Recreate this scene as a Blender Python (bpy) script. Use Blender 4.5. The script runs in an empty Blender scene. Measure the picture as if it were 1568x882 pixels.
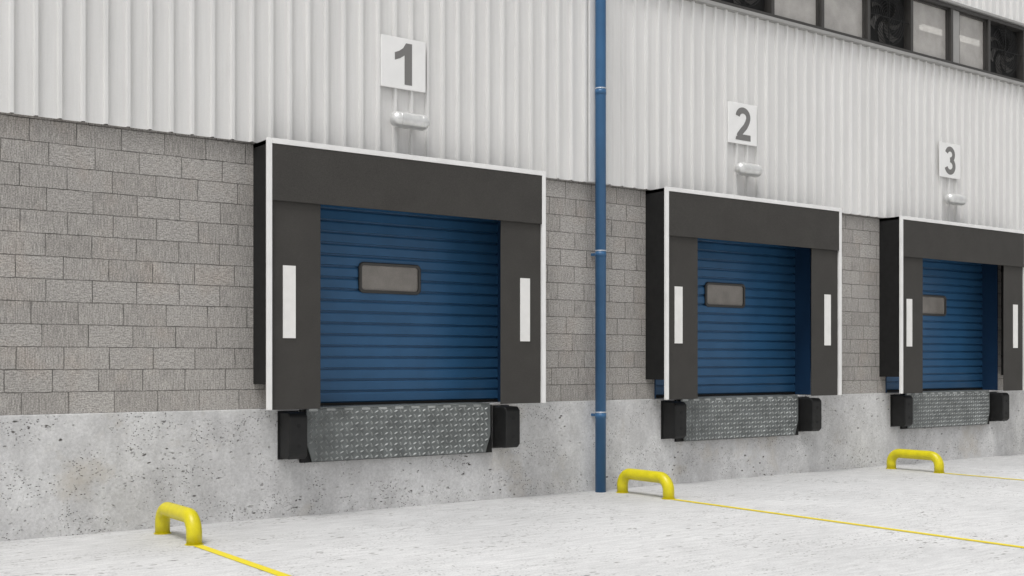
import bpy, math, random
from mathutils import Vector, Matrix
random.seed(7)
S = bpy.context.scene
S.view_settings.view_transform = 'Standard'
S.view_settings.look = 'None'
S.view_settings.exposure = 0
COL = S.collection

# ---------------------------------------------------------------- node helpers
def new_mat(name):
    m = bpy.data.materials.new(name); m.use_nodes = True
    nt = m.node_tree
    b = nt.nodes['Principled BSDF']
    return m, nt, b
def N(nt, t, **kw):
    n = nt.nodes.new(t)
    for k, v in kw.items():
        if k.startswith('i_'):
            n.inputs[k[2:].replace('_', ' ')].default_value = v
        else:
            setattr(n, k, v)
    return n
def L(nt, a, b): nt.links.new(a, b)
def pos(nt, scale=(1, 1, 1), loc=(0, 0, 0), rot=(0, 0, 0)):
    g = N(nt, 'ShaderNodeNewGeometry')
    mp = N(nt, 'ShaderNodeMapping')
    mp.inputs['Scale'].default_value = scale
    mp.inputs['Location'].default_value = loc
    mp.inputs['Rotation'].default_value = rot
    L(nt, g.outputs['Position'], mp.inputs['Vector'])
    return mp.outputs['Vector']
def noise(nt, vec, scale, detail=4, rough=.55):
    n = N(nt, 'ShaderNodeTexNoise'); n.inputs['Scale'].default_value = scale
    n.inputs['Detail'].default_value = detail; n.inputs['Roughness'].default_value = rough
    L(nt, vec, n.inputs['Vector']); return n.outputs['Fac']
def ramp(nt, fac, p0, c0, p1, c1):
    r = N(nt, 'ShaderNodeValToRGB')
    def c4(c): return (c, c, c, 1) if not hasattr(c, '__len__') else tuple(c) + (1,)
    e = r.color_ramp.elements
    e[0].position = p0; e[0].color = c4(c0); e[1].position = p1; e[1].color = c4(c1)
    L(nt, fac, r.inputs['Fac']); return r.outputs['Color']
def mix(nt, mode, fac, a, b):
    m = N(nt, 'ShaderNodeMix', data_type='RGBA', blend_type=mode)
    for s, v in ((0, fac), (6, a), (7, b)):
        if hasattr(v, 'links'): L(nt, v, m.inputs[s])
        elif hasattr(v, '__len__'): m.inputs[s].default_value = tuple(v) + (1,)
        else: m.inputs[s].default_value = v if s == 0 else (v, v, v, 1)
    return m.outputs[2]
def math_(nt, op, a, b=0.0, clamp=False):
    m = N(nt, 'ShaderNodeMath', operation=op, use_clamp=clamp)
    for s, v in ((0, a), (1, b)):
        if hasattr(v, 'links'): L(nt, v, m.inputs[s])
        else: m.inputs[s].default_value = v
    return m.outputs[0]
def bump(nt, b, h, strength, dist):
    n = N(nt, 'ShaderNodeBump'); n.inputs['Strength'].default_value = strength
    n.inputs['Distance'].default_value = dist
    L(nt, h, n.inputs['Height']); L(nt, n.outputs['Normal'], b.inputs['Normal'])

def simple(name, col, rough=.5, metal=0., var=.12, nscale=6, grain=0, bstr=0.1, spec=.5):
    m, nt, b = new_mat(name)
    p = pos(nt)
    n = noise(nt, p, nscale, 5)
    f = ramp(nt, n, .3, 1 - var, .7, 1 + var * .3)
    c = mix(nt, 'MULTIPLY', 1.0, col, f)
    if grain:
        g = noise(nt, p, 260, 2)
        c = mix(nt, 'MULTIPLY', 1.0, c, ramp(nt, g, .3, 1 - grain, .7, 1 + grain))
        bump(nt, b, g, bstr, .003)
    L(nt, c, b.inputs['Base Color'])
    b.inputs['Roughness'].default_value = rough
    b.inputs['Metallic'].default_value = metal
    b.inputs['Specular IOR Level'].default_value = spec
    return m

# ---------------------------------------------------------------- materials
M = {}
M['cladding'], nt, b = new_mat('white_ribbed_metal')
p = pos(nt)
n1 = noise(nt, pos(nt, (.9, 1, .25)), 1.6, 5)
n2 = noise(nt, pos(nt, (14, 1, .7)), 2.0, 4)
c = mix(nt, 'MULTIPLY', 1.0, (.725, .718, .706), ramp(nt, n1, .3, .95, .7, 1.02))
c = mix(nt, 'MULTIPLY', 1.0, c, ramp(nt, n2, .3, .955, .6, 1.01))
gr = noise(nt, p, 180, 2)
c = mix(nt, 'MULTIPLY', 1.0, c, ramp(nt, gr, .3, .95, .7, 1.02))
L(nt, c, b.inputs['Base Color']); b.inputs['Roughness'].default_value = .5

M['block'], nt, b = new_mat('concrete_blockwork')
g = N(nt, 'ShaderNodeNewGeometry'); sp = N(nt, 'ShaderNodeSeparateXYZ'); L(nt, g.outputs['Position'], sp.inputs[0])
cb = N(nt, 'ShaderNodeCombineXYZ')
zz = math_(nt, 'SUBTRACT', sp.outputs['Z'], 1.084)
row = math_(nt, 'FLOOR', math_(nt, 'DIVIDE', zz, .2))
rw = N(nt, 'ShaderNodeTexWhiteNoise', noise_dimensions='1D'); L(nt, row, rw.inputs['W'])
L(nt, math_(nt, 'ADD', math_(nt, 'ADD', sp.outputs['X'], 20.07), math_(nt, 'MULTIPLY', rw.outputs['Value'], .14)), cb.inputs['X'])
L(nt, zz, cb.inputs['Y'])
wob = N(nt, 'ShaderNodeTexNoise'); wob.inputs['Scale'].default_value = 9
L(nt, cb.outputs[0], wob.inputs['Vector'])
vm = N(nt, 'ShaderNodeVectorMath', operation='MULTIPLY_ADD')
L(nt, wob.outputs['Color'], vm.inputs[0]); vm.inputs[1].default_value = (.010, .010, 0); L(nt, cb.outputs[0], vm.inputs[2])
br = N(nt, 'ShaderNodeTexBrick'); L(nt, vm.outputs[0], br.inputs['Vector'])
br.offset = .5; br.squash = 1
for k, v in (('Scale', 1), ('Mortar Size', .0045), ('Mortar Smooth', .3), ('Bias', 0), ('Brick Width', .4), ('Row Height', .2)):
    br.inputs[k].default_value = v
br.inputs['Color1'].default_value = (0, 0, 0, 1); br.inputs['Color2'].default_value = (1, 1, 1, 1); br.inputs['Mortar'].default_value = (.5, .5, .5, 1)
rnd = br.outputs['Color']; mort = br.outputs['Fac']
grain = noise(nt, pos(nt), 75, 5, .8)
stri = noise(nt, pos(nt, (110, 1, 8)), 1.0, 3, .6)
strh = noise(nt, pos(nt, (20, 1, 100)), 1.0, 3, .6)
sel = ramp(nt, rnd, .60, 0, .70, 1)
tex = mix(nt, 'MIX', sel, stri, strh)
base = mix(nt, 'MIX', rnd, (.365, .345, .324), (.430, .410, .388))
big = noise(nt, pos(nt), .55, 4)
base = mix(nt, 'MULTIPLY', 1.0, base, ramp(nt, big, .3, .88, .7, 1.08))
warm = noise(nt, pos(nt), 2.3, 5)
base = mix(nt, 'MIX', ramp(nt, warm, .52, 0, .75, .5), base, (.42, .362, .315))
c = mix(nt, 'MULTIPLY', 1.0, base, ramp(nt, tex, .32, .66, .62, 1.18))
c = mix(nt, 'MULTIPLY', 1.0, c, ramp(nt, grain, .36, .46, .60, 1.27))
mvar = ramp(nt, noise(nt, pos(nt), 7, 4), .35, .45, .6, .95)
c = mix(nt, 'MIX', math_(nt, 'MULTIPLY', mort, mvar), c, (.075, .07, .064))
L(nt, c, b.inputs['Base Color']); b.inputs['Roughness'].default_value = .9
h = math_(nt, 'ADD', math_(nt, 'MULTIPLY', mort, -1.2), math_(nt, 'ADD', math_(nt, 'MULTIPLY', grain, .7), math_(nt, 'MULTIPLY', tex, .5)))
bump(nt, b, h, .7, .006)

def pits(nt, vec, scale, thr, maskscale, m0, m1):
    v = N(nt, 'ShaderNodeTexVoronoi'); v.inputs['Scale'].default_value = scale
    v.inputs['Randomness'].default_value = 1
    nn = N(nt, 'ShaderNodeTexNoise'); nn.inputs['Scale'].default_value = scale * 1.3; L(nt, vec, nn.inputs['Vector'])
    vv = N(nt, 'ShaderNodeVectorMath', operation='MULTIPLY_ADD'); L(nt, nn.outputs['Color'], vv.inputs[0])
    vv.inputs[1].default_value = (.8 / scale,) * 3; L(nt, vec, vv.inputs[2])
    L(nt, vv.outputs[0], v.inputs['Vector'])
    d = ramp(nt, v.outputs['Distance'], thr * .55, 1, thr, 0)
    mk = ramp(nt, noise(nt, vec, maskscale, 3), m0, 0, m1, 1)
    wn = ramp(nt, v.outputs['Color'], .25, 0, .6, 1)
    return math_(nt, 'MULTIPLY', math_(nt, 'MULTIPLY', d, mk), wn)

M['concrete'], nt, b = new_mat('cast_concrete')
v = pos(nt)
cl = noise(nt, v, 1.3, 6, .6); cl2 = noise(nt, pos(nt, (1.6, 1, .8)), 3, 5, .6)
c = mix(nt, 'MIX', ramp(nt, cl, .35, 0, .68, 1), (.53, .525, .525), (.70, .698, .697))
c = mix(nt, 'MULTIPLY', 1.0, c, ramp(nt, cl2, .3, .84, .65, 1.06))
c = mix(nt, 'MULTIPLY', 1.0, c, ramp(nt, noise(nt, v, 45, 6, .8), .3, .76, .62, 1.09))
st = ramp(nt, noise(nt, v, 1.1, 6, .65), .56, 0, .72, .6)
c = mix(nt, 'MIX', st, c, (.47, .42, .345))
vp = pos(nt, (1, 1, 1.5), (0, 0, 0), (0, .35, 0))
p1 = pits(nt, vp, 15, .29, 1.4, .50, .57)
p2 = pits(nt, vp, 38, .29, 2.3, .46, .56)
p3 = pits(nt, pos(nt, (1, 1, 1.8), (3, 1, 2), (0, -.4, 0)), 7.5, .17, 1.0, .50, .57)
pt = math_(nt, 'MAXIMUM', math_(nt, 'MAXIMUM', p1, p2), p3)
c = mix(nt, 'MIX', math_(nt, 'MULTIPLY', pt, .93), c, (.055, .05, .042))
L(nt, c, b.inputs['Base Color']); b.inputs['Roughness'].default_value = .85
h = math_(nt, 'SUBTRACT', math_(nt, 'MULTIPLY', noise(nt, v, 30, 5, .7), .35), pt)
bump(nt, b, h, .8, .012)

M['ground'], nt, b = new_mat('concrete_yard')
v = pos(nt)
g1 = noise(nt, v, .55, 5, .6)
g2 = noise(nt, pos(nt, (.8, 4.0, 1), rot=(0, 0, .1)), 4, 6, .75)
g3 = noise(nt, v, 60, 5, .8)
c = mix(nt, 'MIX', ramp(nt, g1, .35, 0, .65, 1), (.64, .638, .637), (.73, .728, .727))
c = mix(nt, 'MULTIPLY', 1.0, c, ramp(nt, g2, .34, .82, .60, 1.04))
c = mix(nt, 'MULTIPLY', 1.0, c, ramp(nt, g3, .34, .80, .60, 1.05))
q1 = pits(nt, pos(nt, (.8, 1.5, 1)), 9, .25, .9, .49, .57)
q2 = pits(nt, pos(nt, (.8, 1.5, 1), (5, 3, 0)), 24, .29, 1.3, .46, .55)
q = math_(nt, 'MAXIMUM', q1, q2)
c = mix(nt, 'MIX', math_(nt, 'MULTIPLY', q, .85), c, (.12, .11, .10))
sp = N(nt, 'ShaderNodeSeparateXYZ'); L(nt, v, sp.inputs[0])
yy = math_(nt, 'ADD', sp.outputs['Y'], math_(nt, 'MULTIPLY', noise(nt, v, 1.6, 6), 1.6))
c = mix(nt, 'MULTIPLY', 1.0, c, ramp(nt, math_(nt, 'DIVIDE', math_(nt, 'ADD', yy, 1.5), 2.6), .0, 1, 1, .76))  # painted shade: yard colour darkens towards the wall foot, edge broken by noise
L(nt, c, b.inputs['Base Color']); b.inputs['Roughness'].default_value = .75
bump(nt, b, math_(nt, 'SUBTRACT', math_(nt, 'ADD', math_(nt, 'MULTIPLY', g3, .5), g2), q), .35, .008)

M['pad'] = simple('dark_shelter_fabric', (.053, .050, .046), .8, 0, .12, 3, .35, .25, .3)
M['black'] = simple('black_rubber', (.012, .012, .012), .6, 0, .3, 12, .2, .25, .3)
M['bumper'] = simple('bumper_rubber', (.014, .014, .014), .55, 0, .4, 9, .3, .4, .35)
M['trim'] = simple('white_aluminium_trim', (.82, .815, .805), .4, 0, .08, 5)
M['marker'] = simple('white_marker', (.80, .79, .77), .6, 0, .06, 9, .06)
M['sign'] = simple('white_sign_panel', (.84, .835, .825), .45, 0, .05, 5)
M['digit'] = simple('grey_sign_lettering', (.19, .185, .18), .55, 0, .08, 9)
M['blue'] = simple('blue_painted_door', (.032, .112, .235), .36, 0, .16, 2.2, .12, .05, .4)
M['jamb'] = simple('blue_jamb_lining', (.012, .044, .105), .55, 0, .14, 3, .08, .05, .3)
M['pipe'] = simple('blue_painted_pipe', (.038, .120, .25), .38, 0, .14, 3, .06, .03, .4)
M['ring'] = simple('pipe_joint_metal', (.50, .53, .58), .4, .2)
M['dframe'] = simple('vision_panel_frame', (.05, .048, .045), .45)
M['yellow'] = simple('yellow_powder_coat', (.66, .57, .006), .38, 0, .16, 7, .08, .06)
M['steel'] = simple('satin_lamp_housing', (.76, .76, .75), .28, .45, .12, 14)
M['wframe'] = simple('dark_window_frame', (.05, .047, .044), .45, 0, .15, 6)
M['sill'] = simple('grey_flashing', (.33, .325, .315), .45, 0, .1, 4)
M['inner'] = simple('interior_wall', (.5, .48, .46), .9)
M['roofm'] = simple('roof_membrane', (.25, .25, .25), .9)
M['galv'] = simple('galvanised_tread', (.165, .178, .176), .55, .15, .35, 7, .3, .2)
M['galv2'] = simple('galvanised_tread_studs', (.38, .395, .39), .45, .2, .45, 7, .3, .1)
M['tube'], nt, b = new_mat('lit_tube_light')
b.inputs['Emission Color'].default_value = (1, 1, .98, 1); b.inputs['Emission Strength'].default_value = 5

M['paint'], nt, b = new_mat('yellow_road_paint')
v = pos(nt)
c = mix(nt, 'MIX', ramp(nt, noise(nt, v, 38, 6, .75), .60, 0, .72, .75), (.80, .66, .02), (.55, .53, .45))
L(nt, c, b.inputs['Base Color']); b.inputs['Roughness'].default_value = .6

def glass(name, tint, transp):
    m, nt, b = new_mat(name)
    out = nt.nodes['Material Output']
    c = mix(nt, 'MULTIPLY', 1.0, tint, ramp(nt, noise(nt, pos(nt, (1, 1, 1)), 3.5, 5), .3, .8, .7, 1.1))
    c = mix(nt, 'MULTIPLY', 1.0, c, ramp(nt, noise(nt, pos(nt), 140, 3), .3, .88, .7, 1.08))
    L(nt, c, b.inputs['Base Color'])
    b.inputs['Roughness'].default_value = .12
    tr = N(nt, 'ShaderNodeBsdfTransparent'); tr.inputs['Color'].default_value = (.8, .79, .77, 1)
    ms = N(nt, 'ShaderNodeMixShader'); ms.inputs[0].default_value = transp
    L(nt, b.outputs[0], ms.inputs[1]); L(nt, tr.outputs[0], ms.inputs[2]); L(nt, ms.outputs[0], out.inputs['Surface'])
    return m
M['glass'] = glass('hazy_window_glass', (.52, .50, .475), .25)
M['dglass'] = glass('door_vision_glass', (.29, .268, .245), .0)

# ---------------------------------------------------------------- mesh helpers
def mesh_obj(name, verts, faces, mat, parent=None, smooth=False, bevel=0, seg=2):
    me = bpy.data.meshes.new(name); me.from_pydata(verts, [], faces); me.update()
    o = bpy.data.objects.new(name, me); COL.objects.link(o)
    if mat: me.materials.append(mat)
    if smooth:
        for f in me.polygons: f.use_smooth = True
    if bevel:
        md = o.modifiers.new('Bevel', 'BEVEL'); md.width = bevel; md.segments = seg; md.limit_method = 'ANGLE'
    if parent:
        o.parent = parent; o.matrix_parent_inverse = Matrix.Translation(-parent.location)
    return o
def empty(name, loc=(0, 0, 0)):
    e = bpy.data.objects.new(name, None); e.location = loc; e.empty_display_size = .3
    COL.objects.link(e); return e
BF = [(0, 3, 2, 1), (4, 5, 6, 7), (0, 1, 5, 4), (1, 2, 6, 5), (2, 3, 7, 6), (3, 0, 4, 7)]
def boxv(x0, x1, y0, y1, z0, z1):
    return [(x0, y0, z0), (x1, y0, z0), (x1, y1, z0), (x0, y1, z0), (x0, y0, z1), (x1, y0, z1), (x1, y1, z1), (x0, y1, z1)]
def box(name, x0, x1, y0, y1, z0, z1, mat, parent=None, bevel=0, seg=2):
    return mesh_obj(name, boxv(x0, x1, y0, y1, z0, z1), BF, mat, parent, bevel=bevel, seg=seg)
def boxes(name, lst, mat, parent=None, bevel=0):
    V = []; F = []
    for bb in lst:
        k = len(V); V += boxv(*bb); F += [tuple(i + k for i in f) for f in BF]
    return mesh_obj(name, V, F, mat, parent, bevel=bevel)
def prism_y(name, pts, y0, y1, mat, parent=None, bevel=0):
    n = len(pts); V = [(x, y0, z) for x, z in pts] + [(x, y1, z) for x, z in pts]
    F = [tuple(range(n)), tuple(range(2 * n - 1, n - 1, -1))] + [(i, i + n, (i + 1) % n + n, (i + 1) % n) for i in range(n)]
    return mesh_obj(name, V, F, mat, parent, bevel=bevel)
def tube(name, path, r, mat, parent=None, seg=20, cap=True):
    V = []; F = []
    P = [Vector(q) for q in path]
    up = None
    for i, q in enumerate(P):
        t = (P[min(i + 1, len(P) - 1)] - P[max(i - 1, 0)]).normalized()
        if up is None:
            a = Vector((1, 0, 0)) if abs(t.x) < .9 else Vector((0, 0, 1))
            up = (a - t * a.dot(t)).normalized()
        else:
            up = (up - t * up.dot(t)).normalized()
        s = t.cross(up)
        rr = r[i] if hasattr(r, '__len__') else r
        for k in range(seg):
            an = 2 * math.pi * k / seg
            V.append(tuple(q + (up * math.cos(an) + s * math.sin(an)) * rr))
    for i in range(len(P) - 1):
        for k in range(seg):
            a = i * seg + k; b_ = i * seg + (k + 1) % seg
            F.append((a, b_, b_ + seg, a + seg))
    if cap:
        F.append(tuple(range(seg - 1, -1, -1))); F.append(tuple(range((len(P) - 1) * seg, len(P) * seg)))
    o = mesh_obj(name, V, F, mat, parent)
    for f in o.data.polygons: f.use_smooth = len(f.vertices) == 4
    return o

X0, X1 = -9.0, 34.0
ZC, ZM, ZW0, ZW1, ZR = 1.084, 3.69, 6.22, 7.17, 9.2
DOORS = [6.235, 11.435, 16.14, 20.84]
HW = 1.49; ZO = 3.45

# ---------------------------------------------------------------- ground
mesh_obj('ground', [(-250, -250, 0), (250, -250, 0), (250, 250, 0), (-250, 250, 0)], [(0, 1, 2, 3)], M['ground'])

# ---------------------------------------------------------------- building
B = empty('warehouse_building', (12, 0, 0))
box('concrete_base', X0, X1, -.012, .35, -.3, ZC, M['concrete'], B, bevel=.008)
segs = []; xs = [X0] + [v for c in DOORS for v in (c - HW, c + HW)] + [X1]
for i in range(0, len(xs), 2): segs.append((xs[i], xs[i + 1], 0, .3, ZC + .002, ZM + .3))
for c in DOORS: segs.append((c - HW, c + HW, 0.001, .3, ZO, ZM + .3))
boxes('block_wall', segs, M['block'], B)
rv = []
for c in DOORS:
    rv += [(c - HW - .004, c - HW + .012, -.01, .32, ZC + .004, ZO), (c + HW - .012, c + HW + .004, -.01, .32, ZC + .004, ZO), (c - HW, c + HW, -.008, .32, ZO - .012, ZO + .003)]
boxes('door_reveal_lining', rv, M['jamb'], B)
box('interior_core', X0 + .05, X1 - .05, .42, 25, .0, ZW0 - .1, M['inner'], B)
box('upper_core', X0 + .05, X1 - .05, 1.3, 25, ZW0 - .05, ZR - .1, M['inner'], B)
box('roof', X0, X1, .0, 25.1, ZR, ZR + .12, M['roofm'], B)
box('side_wall_left', X0 - .05, X0, .0, 25, 0, ZR, M['cladding'], B)
box('side_wall_right', X1, X1 + .05, .0, 25, 0, ZR, M['cladding'], B)

def cladding(name, x0, x1, z0, z1):
    V = []; F = []
    prof = [(0, -.046), (.128, -.046), (.137, -.088), (.163, -.088), (.172, -.046)]
    x = x0; pts = []
    while x < x1:
        for dx, y in prof: pts.append((x + dx, y))
        x += .2
    for (px, py) in pts: V += [(px, py, z0), (px, py, z1)]
    for i in range(len(pts) - 1): F.append((2 * i, 2 * i + 2, 2 * i + 3, 2 * i + 1))
    return mesh_obj(name, V, F, M['cladding'], B)
cladding('ribbed_cladding_lower', X0, X1, ZM, ZW0 - .05)
cladding('ribbed_cladding_upper', X0, X1, ZW1 + .04, ZR)
box('cladding_backing', X0, X1, -.028, .3, ZM + .012, ZW0 - .06, M['black'], B)
box('cladding_backing_upper', X0, X1, -.028, .3, ZW1 + .05, ZR - .01, M['black'], B)
box('parapet_cap', X0 - .05, X1 + .05, -.13, .3, ZR - .06, ZR + .16, M['sill'], B)

# window band
box('band_sill_flashing', X0, X1, -.125, .1, ZW0 - .055, ZW0 - .005, M['sill'], B, bevel=.006)
box('band_bottom_frame', X0, X1, -.07, .1, ZW0 - .003, ZW0 + .055, M['wframe'], B)
box('band_top_frame', X0, X1, -.07, .1, ZW1 - .055, ZW1 + .0, M['wframe'], B)
box('band_head_flashing', X0, X1, -.11, .1, ZW1 + .003, ZW1 + .045, M['sill'], B, bevel=.006)
MOD = 1.045; base = 11.03
k0 = int(math.floor((X0 - base) / MOD)) + 1
mull = []; glassb = []; fan_x = []; filler = []
k = k0
while base + (k + 1) * MOD < X1:
    x = base + k * MOD
    mull.append((x - .03, x + .03, -.065, .09, ZW0 + .055, ZW1 - .055))
    if k % 3 == 0: fan_x.append(x + MOD / 2)
    else:
        xa = x + .03
        if k % 6 == 5:
            filler.append((xa, xa + .22, -.03, .08, ZW0 + .056, ZW1 - .056)); xa += .221
        glassb.append((xa, x + MOD - .03, .02, .026, ZW0 + .056, ZW1 - .056))
    k += 1
boxes('window_mullions', mull, M['wframe'], B)
boxes('column_infill_panels', filler, M['sill'], B)
boxes('window_panes', glassb, M['glass'], B)
sf = []
for g_ in glassb:
    a, c2 = g_[0], g_[1]; z0, z1 = ZW0 + .056, ZW1 - .056; t = .022
    sf += [(a, a + t, -.02, .019, z0, z1), (c2 - t, c2, -.02, .019, z0, z1), (a + t, c2 - t, -.02, .019, z0, z0 + t), (a + t, c2 - t, -.02, .019, z1 - t, z1)]
boxes('window_sashes', sf, M['wframe'], B)
zf = (ZW0 + ZW1) / 2
for x in fan_x:
    h = (ZW1 - ZW0) / 2 - .056; w = MOD / 2 - .031
    box('fan_back_plate', x - w, x + w, .06, .08, zf - h, zf + h, M['black'], B)
    V = []; F = []
    def ring(R, r, y, seg=36, m=5):
        kk = len(V)
        for i in range(seg):
            a = 2 * math.pi * i / seg
            for j in range(m):
                bb = 2 * math.pi * j / m
                rr = R + r * math.cos(bb)
                V.append((x + rr * math.cos(a), y + r * math.sin(bb), zf + rr * math.sin(a)))
        for i in range(seg):
            for j in range(m):
                F.append((kk + i * m + j, kk + ((i + 1) % seg) * m + j, kk + ((i + 1) % seg) * m + (j + 1) % m, kk + i * m + (j + 1) % m))
    for i in range(9): ring(.05 + i * .043, .005, -.03)
    mesh_obj('fan_guard_rings', V, F, M['black'], B, smooth=True)
    V = []; F = []
    for bl in range(7):
        a0 = bl * 2 * math.pi / 7; kk = len(V); n = 6
        for i in range(n):
            R = .05 + .33 * i / (n - 1); a = a0 + .9 * (i / (n - 1)) ** 1.2
            for s_, yy_ in ((-.12, .045), (.16, .0)):
                aa = a + s_
                V.append((x + R * math.cos(aa), yy_, zf + R * math.sin(aa)))
        for i in range(n - 1): F.append((kk + 2 * i, kk + 2 * i + 1, kk + 2 * i + 3, kk + 2 * i + 2))
    o = mesh_obj('fan_blades', V, F, M['wframe'], B)
    boxes('fan_guard_bars', [(x - w, x + w, -.035, -.025, zf - .006, zf + .006), (x - .006, x + .006, -.0355, -.0245, zf - h, zf + h)], M['black'], B)
box('band_room_floor', X0 + .1, X1 - .1, .11, 1.29, ZW0 - .08, ZW0 - .03, M['inner'], B)
tb = [(xx, xx + ln, .25, .32, 6.82, 6.89) for xx, ln in ((9.2, 1.2), (15.95, 2.0), (21.5, 2.0))]
boxes('interior_tube_lights', tb, M['tube'], B)
box('joint_flashing', 8.80, 9.14, -.096, -.03, ZM - .0, ZW0 - .056, M['cladding'], B, bevel=.006)

# ---------------------------------------------------------------- downpipe
PX, PY = 8.915, -.165
P = empty('downpipe', (PX, PY, 0))
tube('pipe', [(PX, PY, .0), (PX, PY, 6.1), (PX, PY, 9.1)], .064, M['pipe'], P, seg=32)
for z in (.95, 2.87, 4.80, 6.73, 8.66):
    tube('joint_ring', [(PX, PY, z - .007), (PX, PY, z + .007)], .0685, M['ring'], P, seg=32)
    tube('socket', [(PX, PY, z - .075), (PX, PY, z - .0075)], .067, M['pipe'], P, seg=32)
    box('bracket', PX - .02, PX + .02, PY + .06, -.0965 if z > ZM else -.011, z - .05, z - .02, M['pipe'], P)

# ---------------------------------------------------------------- door
def make_door(c):
    E = empty('overhead_door', (c, .26, ZC))
    prof = []; z = ZC + .035; top = ZO + .02
    Y = .26
    while z < top:
        prof += [(Y + .026, z), (Y + .024, z + .008), (Y - .004, z + .012), (Y - .001, z + .092), (Y + .006, z + .106), (Y + .026, z + .110)]
        z += .12
    V = []; F = []
    for y, zz in prof: V += [(c - HW + .012, y, zz), (c + HW - .012, y, zz)]
    for i in range(len(prof) - 1): F.append((2 * i, 2 * i + 1, 2 * i + 3, 2 * i + 2))
    mesh_obj('door_panel', V, F, M['blue'], E)
    box('bottom_seal', c - HW + .013, c + HW - .013, Y - .004, Y + .03, ZC + .003, ZC + .034, M['black'], E)
    cx, cz, w, h = c + .04, 2.45, .77, .33
    def rr(w, h, r, n=6):
        pts = []
        for qx, qz, a0 in ((w / 2 - r, h / 2 - r, 0), (-w / 2 + r, h / 2 - r, 90), (-w / 2 + r, -h / 2 + r, 180), (w / 2 - r, -h / 2 + r, 270)):
            for i in range(n + 1):
                a = math.radians(a0 + 90 * i / n); pts.append((cx + qx + r * math.cos(a), cz + qz + r * math.sin(a)))
        return pts
    A = rr(w, h, .06); Bp = rr(w - .02, h - .02, .05); C = rr(w - .065, h - .065, .035)
    n = len(A); V = [(x, Y + .005, z) for x, z in A] + [(x, Y - .022, z) for x, z in A] + [(x, Y - .03, z) for x, z in Bp] + [(x, Y - .026, z) for x, z in C] + [(x, Y - .004, z) for x, z in C]
    F = []
    for l in range(4):
        for i in range(n):
            F.append((l * n + i, l * n + (i + 1) % n, (l + 1) * n + (i + 1) % n, (l + 1) * n + i))
    mesh_obj('vision_panel_frame', V, F, M['dframe'], E)
    mesh_obj('vision_panel_glass', [(x, Y - .006, z) for x, z in rr(w - .06, h - .06, .037)], [tuple(range(n))], M['dglass'], E)
    return E

# ---------------------------------------------------------------- shelter
def make_shelter(c):
    E = empty('dock_shelter', (c, -.2, ZC))
    W = 1.675; zt = 3.685; zb = 1.088; F_ = -.40; t = .05
    boxes('aluminium_trim', [
        (c - W, c - W + t, F_, F_ + .035, zb, zt), (c + W - t, c + W, F_, F_ + .035, zb, zt),
        (c - W + t, c + W - t, F_, F_ + .035, zt - t, zt)], M['trim'], E, bevel=.003)
    box('header_curtain', c - W + t + .001, c + W - t - .001, F_ + .006, F_ + .022, 3.093, zt - t - .001, M['pad'], E, bevel=.003)
    for s in (-1, 1):
        xo = c + s * (W - t - .001); xi = c + s * 1.09 - .01
        a, b_ = min(xo, xi), max(xo, xi)
        box('side_curtain', a, b_, F_ + .034, F_ + .050, zb, 3.62, M['pad'], E, bevel=.003)
        mx = c + s * 1.42 - .015
        box('white_guide_marker', mx - .066, mx + .066, F_ + .027, F_ + .0342, 1.777, 2.477, M['marker'], E)
        xa = c + s * (W - .03)
        a, b_ = (xa, xa + .035) if s < 0 else (xa - .035, xa)
        box('side_cover', a, b_, F_ + .036, -.001, 1.33, zt - .008, M['black'], E)
    box('top_cover', c - W + .03, c + W - .03, F_ + .036, -.001, zt - .045, zt - .006, M['black'], E)
    for s in (-1, 1):
        tube('frame_strut', [(c + s * 1.60, F_ + .06, 3.3), (c + s * 1.60, -.005, 3.05)], .012, M['black'], E, seg=8)
        tube('frame_strut', [(c + s * 1.60, F_ + .06, 1.9), (c + s * 1.60, -.005, 1.65)], .012, M['black'], E, seg=8)
    return E

# ---------------------------------------------------------------- leveller with tread plate lip
def make_leveller(c):
    cx = c + .01
    E = empty('dock_leveler', (cx, -.05, ZC))
    box('pit_frame', cx - 1.17, cx + 1.17, -.05, -.013, .535, 1.068, M['black'], E)
    pts = [(cx - 1.125, 1.070), (cx - 1.125, .74), (cx - 1.06, .542), (cx + 1.06, .542), (cx + 1.125, .74), (cx + 1.125, 1.070)]
    Yb = -.085
    prism_y('lip_plate', pts, Yb, Yb + .02, M['galv'], E, bevel=.003)
    box('deck_edge', cx - 1.12, cx + 1.12, -.075, .3, 1.0725, 1.09, M['galv'], E)
    boxes('hinge_knuckles', [(cx - 1.1 + i * .2, cx - 1.0 + i * .2, -.088, -.07, 1.05, 1.076) for i in range(11)], M['galv2'], E, bevel=.004)
    V = []; F = []
    pit = .058; rows = int(.5 / pit) + 1; cols = int(2.22 / pit)
    for r_ in range(rows):
        for q in range(cols):
            x = cx - 1.10 + pit * q + pit * .4; z = .566 + pit * r_
            if z > 1.045: continue
            lim = 1.11 if z > .74 else 1.11 - .065 * (.74 - z) / .2
            if abs(x - cx) > lim - .02: continue
            a = math.radians(25 if (r_ + q) % 2 else -65)
            ca, sa = math.cos(a), math.sin(a); l, w = .026, .009
            kk = len(V)
            for ux, uz in ((l, 0), (l * .45, w), (-l * .45, w), (-l, 0), (-l * .45, -w), (l * .45, -w)):
                V.append((x + ux * ca - uz * sa, Yb - .0002, z + ux * sa + uz * ca))
            for ux in (l * .5, -l * .5): V.append((x + ux * ca, Yb - .011, z + ux * sa))
            F += [(kk, kk + 1, kk + 6), (kk + 1, kk + 2, kk + 7, kk + 6), (kk + 2, kk + 3, kk + 7), (kk + 3, kk + 4, kk + 7), (kk + 4, kk + 5, kk + 6, kk + 7), (kk + 5, kk, kk + 6)]
    F = [tuple(reversed(f)) for f in F]
    o = mesh_obj('tread_studs', V, F, M['galv2'], E)
    return E

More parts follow.
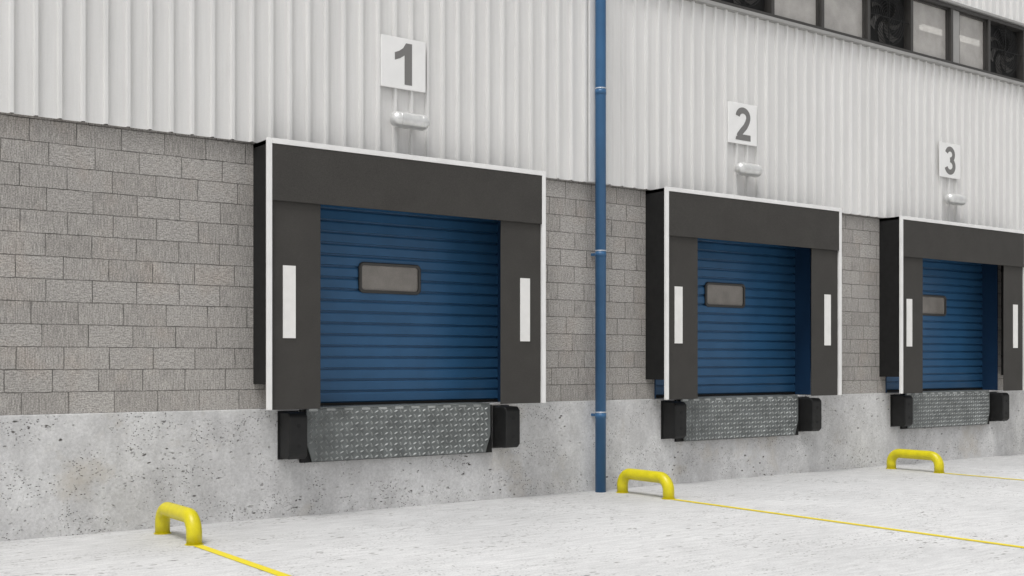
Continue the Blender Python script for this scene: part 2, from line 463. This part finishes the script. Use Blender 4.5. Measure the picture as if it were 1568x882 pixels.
def make_bumper(x):
    E = empty('dock_bumper', (x, -.14, .82))
    w = .098; z0, z1 = .59, 1.05; Yf = -.265; Yb = -.013
    ch = .04
    pr = [(Yb, z0 + .0), (Yf + ch, z0), (Yf, z0 + ch), (Yf, z1 - ch), (Yf + ch, z1), (Yb, z1)]
    n = len(pr); V = [(x - w, y, z) for y, z in pr] + [(x + w, y, z) for y, z in pr]
    F = [tuple(range(n)), tuple(range(2 * n - 1, n - 1, -1))] + [(i, i + n, (i + 1) % n + n, (i + 1) % n) for i in range(n)]
    mesh_obj('rubber_block', V, F, M['bumper'], E, bevel=.016, seg=3)
    boxes('fixing_plate', [(x - w - .012, x + w + .012, -.03, -.0125, z0 - .012, z1 + .01)], M['black'], E)
    for z in (z0 + .13, z1 - .13):
        tube('bolt_recess', [(x, Yf - .004, z), (x, Yf + .01, z)], .02, M['black'], E, seg=12)
    return E

# ---------------------------------------------------------------- signs
def arc(cx, cz, rx, rz, a0, a1, n=14):
    return [(cx + rx * math.cos(math.radians(a0 + (a1 - a0) * i / n)), cz + rz * math.sin(math.radians(a0 + (a1 - a0) * i / n))) for i in range(n + 1)]
def ribbon(pts, w):
    n = len(pts); Lp = []; Rp = []
    for i in range(n):
        a = Vector(pts[max(i - 1, 0)]); b_ = Vector(pts[i]); c_ = Vector(pts[min(i + 1, n - 1)])
        d1 = (b_ - a).normalized() if i > 0 else (c_ - b_).normalized()
        d2 = (c_ - b_).normalized() if i < n - 1 else d1
        n1 = Vector((-d1.y, d1.x)); n2 = Vector((-d2.y, d2.x)); m = (n1 + n2).normalized()
        s = w / 2 / max(.5, m.dot(n1))
        Lp.append(b_ + m * s); Rp.append(b_ - m * s)
    V = [tuple(q) for q in Lp] + [tuple(q) for q in Rp]
    F = [(i, i + 1, n + i + 1, n + i) for i in range(n - 1)]
    return V, F
def digit_mesh(d):
    w = .2
    if d == 1:
        V = [(.02, -.5), (.23, -.5), (.23, .5), (.06, .5), (-.02, .37), (-.13, .29), (-.25, .24), (-.25, .06), (-.1, .12), (.02, .20)]
        return [(V, [(0, 1, 2, 3, 9), (3, 4, 5, 8, 9), (5, 6, 7, 8)])]
    if d == 2:
        pts = arc(0, .2, .23, .2, 175, -10, 18) + [(.19, .06), (.10, -.08), (-.05, -.22), (-.17, -.35), (-.2, -.40)]
        return [ribbon(pts, w * .92), ([(-.33, -.5), (.33, -.5), (.33, -.32), (-.12, -.32), (-.3, -.40)], [(0, 1, 2, 3, 4)])]
    if d == 3:
        return [ribbon(arc(-.02, .215, .215, .195, 165, -90, 18), w * .88), ribbon(arc(-.02, -.19, .24, .22, 90, -165, 20), w * .92)]
    return [ribbon([(.12, -.5), (.12, .5)], w), ribbon([(.33, -.2), (-.28, -.2)], w * .8), ribbon([(-.24, -.14), (.07, .40)], w * .8)]
def make_sign(c, d):
    E = empty('number_sign', (c, -.09, 4.7))
    box('sign_panel', c - .272, c + .272, -.108, -.0885, 4.43, 4.97, M['sign'], E, bevel=.004)
    H = .44; yo = -.1095
    for i, (V, F) in enumerate(digit_mesh(d)):
        V3 = [(c + x * H, yo - .0006 * i, 4.70 + z * H) for x, z in V]
        mesh_obj('numeral', V3, F, M['digit'], E)
def make_light(c):
    E = empty('wall_light', (c, -.15, 4.07))
    z = 4.085; y = -.18; r = .084; hl = .228; rc = .078
    n = 10; path = []; rad = []
    for i in range(n + 1):
        a = math.pi / 2 * i / n
        path.append((c - hl + rc * (1 - math.cos(a)), y, z)); rad.append(max(.002, r - rc + rc * math.sin(a)))
    path2 = [(2 * c - q[0], y, z) for q in path[::-1]]; rad2 = rad[::-1]
    tube('lamp_housing', path + path2, rad + rad2, M['steel'], E, seg=32, cap=True)
    box('mounting_block', c - .05, c + .05, y + .05, -.0885, z - .025, z + .025, M['wframe'], E, bevel=.006)
    for s in (-1, 1):
        tube('retaining_band', [(c + s * .13 - .005, y, z), (c + s * .13 + .005, y, z)], r + .0015, M['steel'], E, seg=32)

def make_hoop(x):
    E = empty('wheel_guide_hoop', (x, -.75, 0))
    r = .066; ya, yb = -.37, -1.15; zt = .232; R = .14
    path = [(x, ya, 0), (x, ya, zt - R)]
    for i in range(1, 9):
        a = math.pi / 2 * i / 8; path.append((x, ya - R + R * math.cos(a), zt - R + R * math.sin(a)))
    for i in range(0, 9):
        a = math.pi / 2 * i / 8; path.append((x, yb + R - R * math.sin(a), zt - R + R * math.cos(a)))
    path.append((x, yb, 0))
    tube('hoop_tube', path, r, M['yellow'], E, seg=28)
    for y in (ya, yb):
        tube('base_flange', [(x, y, .001), (x, y, .006)], .078, M['yellow'], E, seg=28)

for i, c in enumerate(DOORS):
    make_door(c); make_shelter(c); make_leveller(c)
    make_bumper(c - 1.285); make_bumper(c + 1.32)
    make_sign(c, i + 1); make_light(c + .03)
for x in (3.56, 9.08, 14.27, 19.0):
    make_hoop(x)
    mesh_obj('yellow_lane_line', [(x - .042, -14, .004), (x + .042, -14, .004), (x + .042, -1.24, .004), (x - .042, -1.24, .004)], [(0, 1, 2, 3)], M['paint'])

# ---------------------------------------------------------------- light
sd = Vector((-.42, -.26, 1.0)).normalized()   # towards the sun
sun = bpy.data.lights.new('sun', 'SUN'); sun.energy = 1.5; sun.angle = math.radians(20); sun.color = (1, .985, .96)
so = bpy.data.objects.new('sun', sun); COL.objects.link(so)
so.rotation_euler = sd.to_track_quat('Z', 'Y').to_euler(); so.location = (0, -20, 30)
w = bpy.data.worlds.new('World'); S.world = w; w.use_nodes = True
nt = w.node_tree; bg = nt.nodes['Background']
sky = nt.nodes.new('ShaderNodeTexSky'); sky.sky_type = 'NISHITA'; sky.sun_disc = False
sky.sun_elevation = math.asin(sd.z); sky.sun_rotation = math.atan2(sd.x, sd.y) % (2 * math.pi)
sky.dust_density = 4; sky.air_density = 1.0; sky.ozone_density = 1
hs = nt.nodes.new('ShaderNodeHueSaturation'); hs.inputs['Saturation'].default_value = .04
nt.links.new(sky.outputs[0], hs.inputs['Color']); nt.links.new(hs.outputs[0], bg.inputs['Color'])
bg.inputs['Strength'].default_value = .14

# ---------------------------------------------------------------- camera
cam = bpy.data.cameras.new('camera'); co = bpy.data.objects.new('camera', cam); COL.objects.link(co)
co.location = (0, -10.6, 1.542); co.rotation_euler = (math.radians(90), 0, math.radians(-36.1))
cam.sensor_width = 36; cam.lens = 1760 / 1568 * 36; cam.shift_y = 114 / 1568
cam.clip_end = 1000
S.camera = co
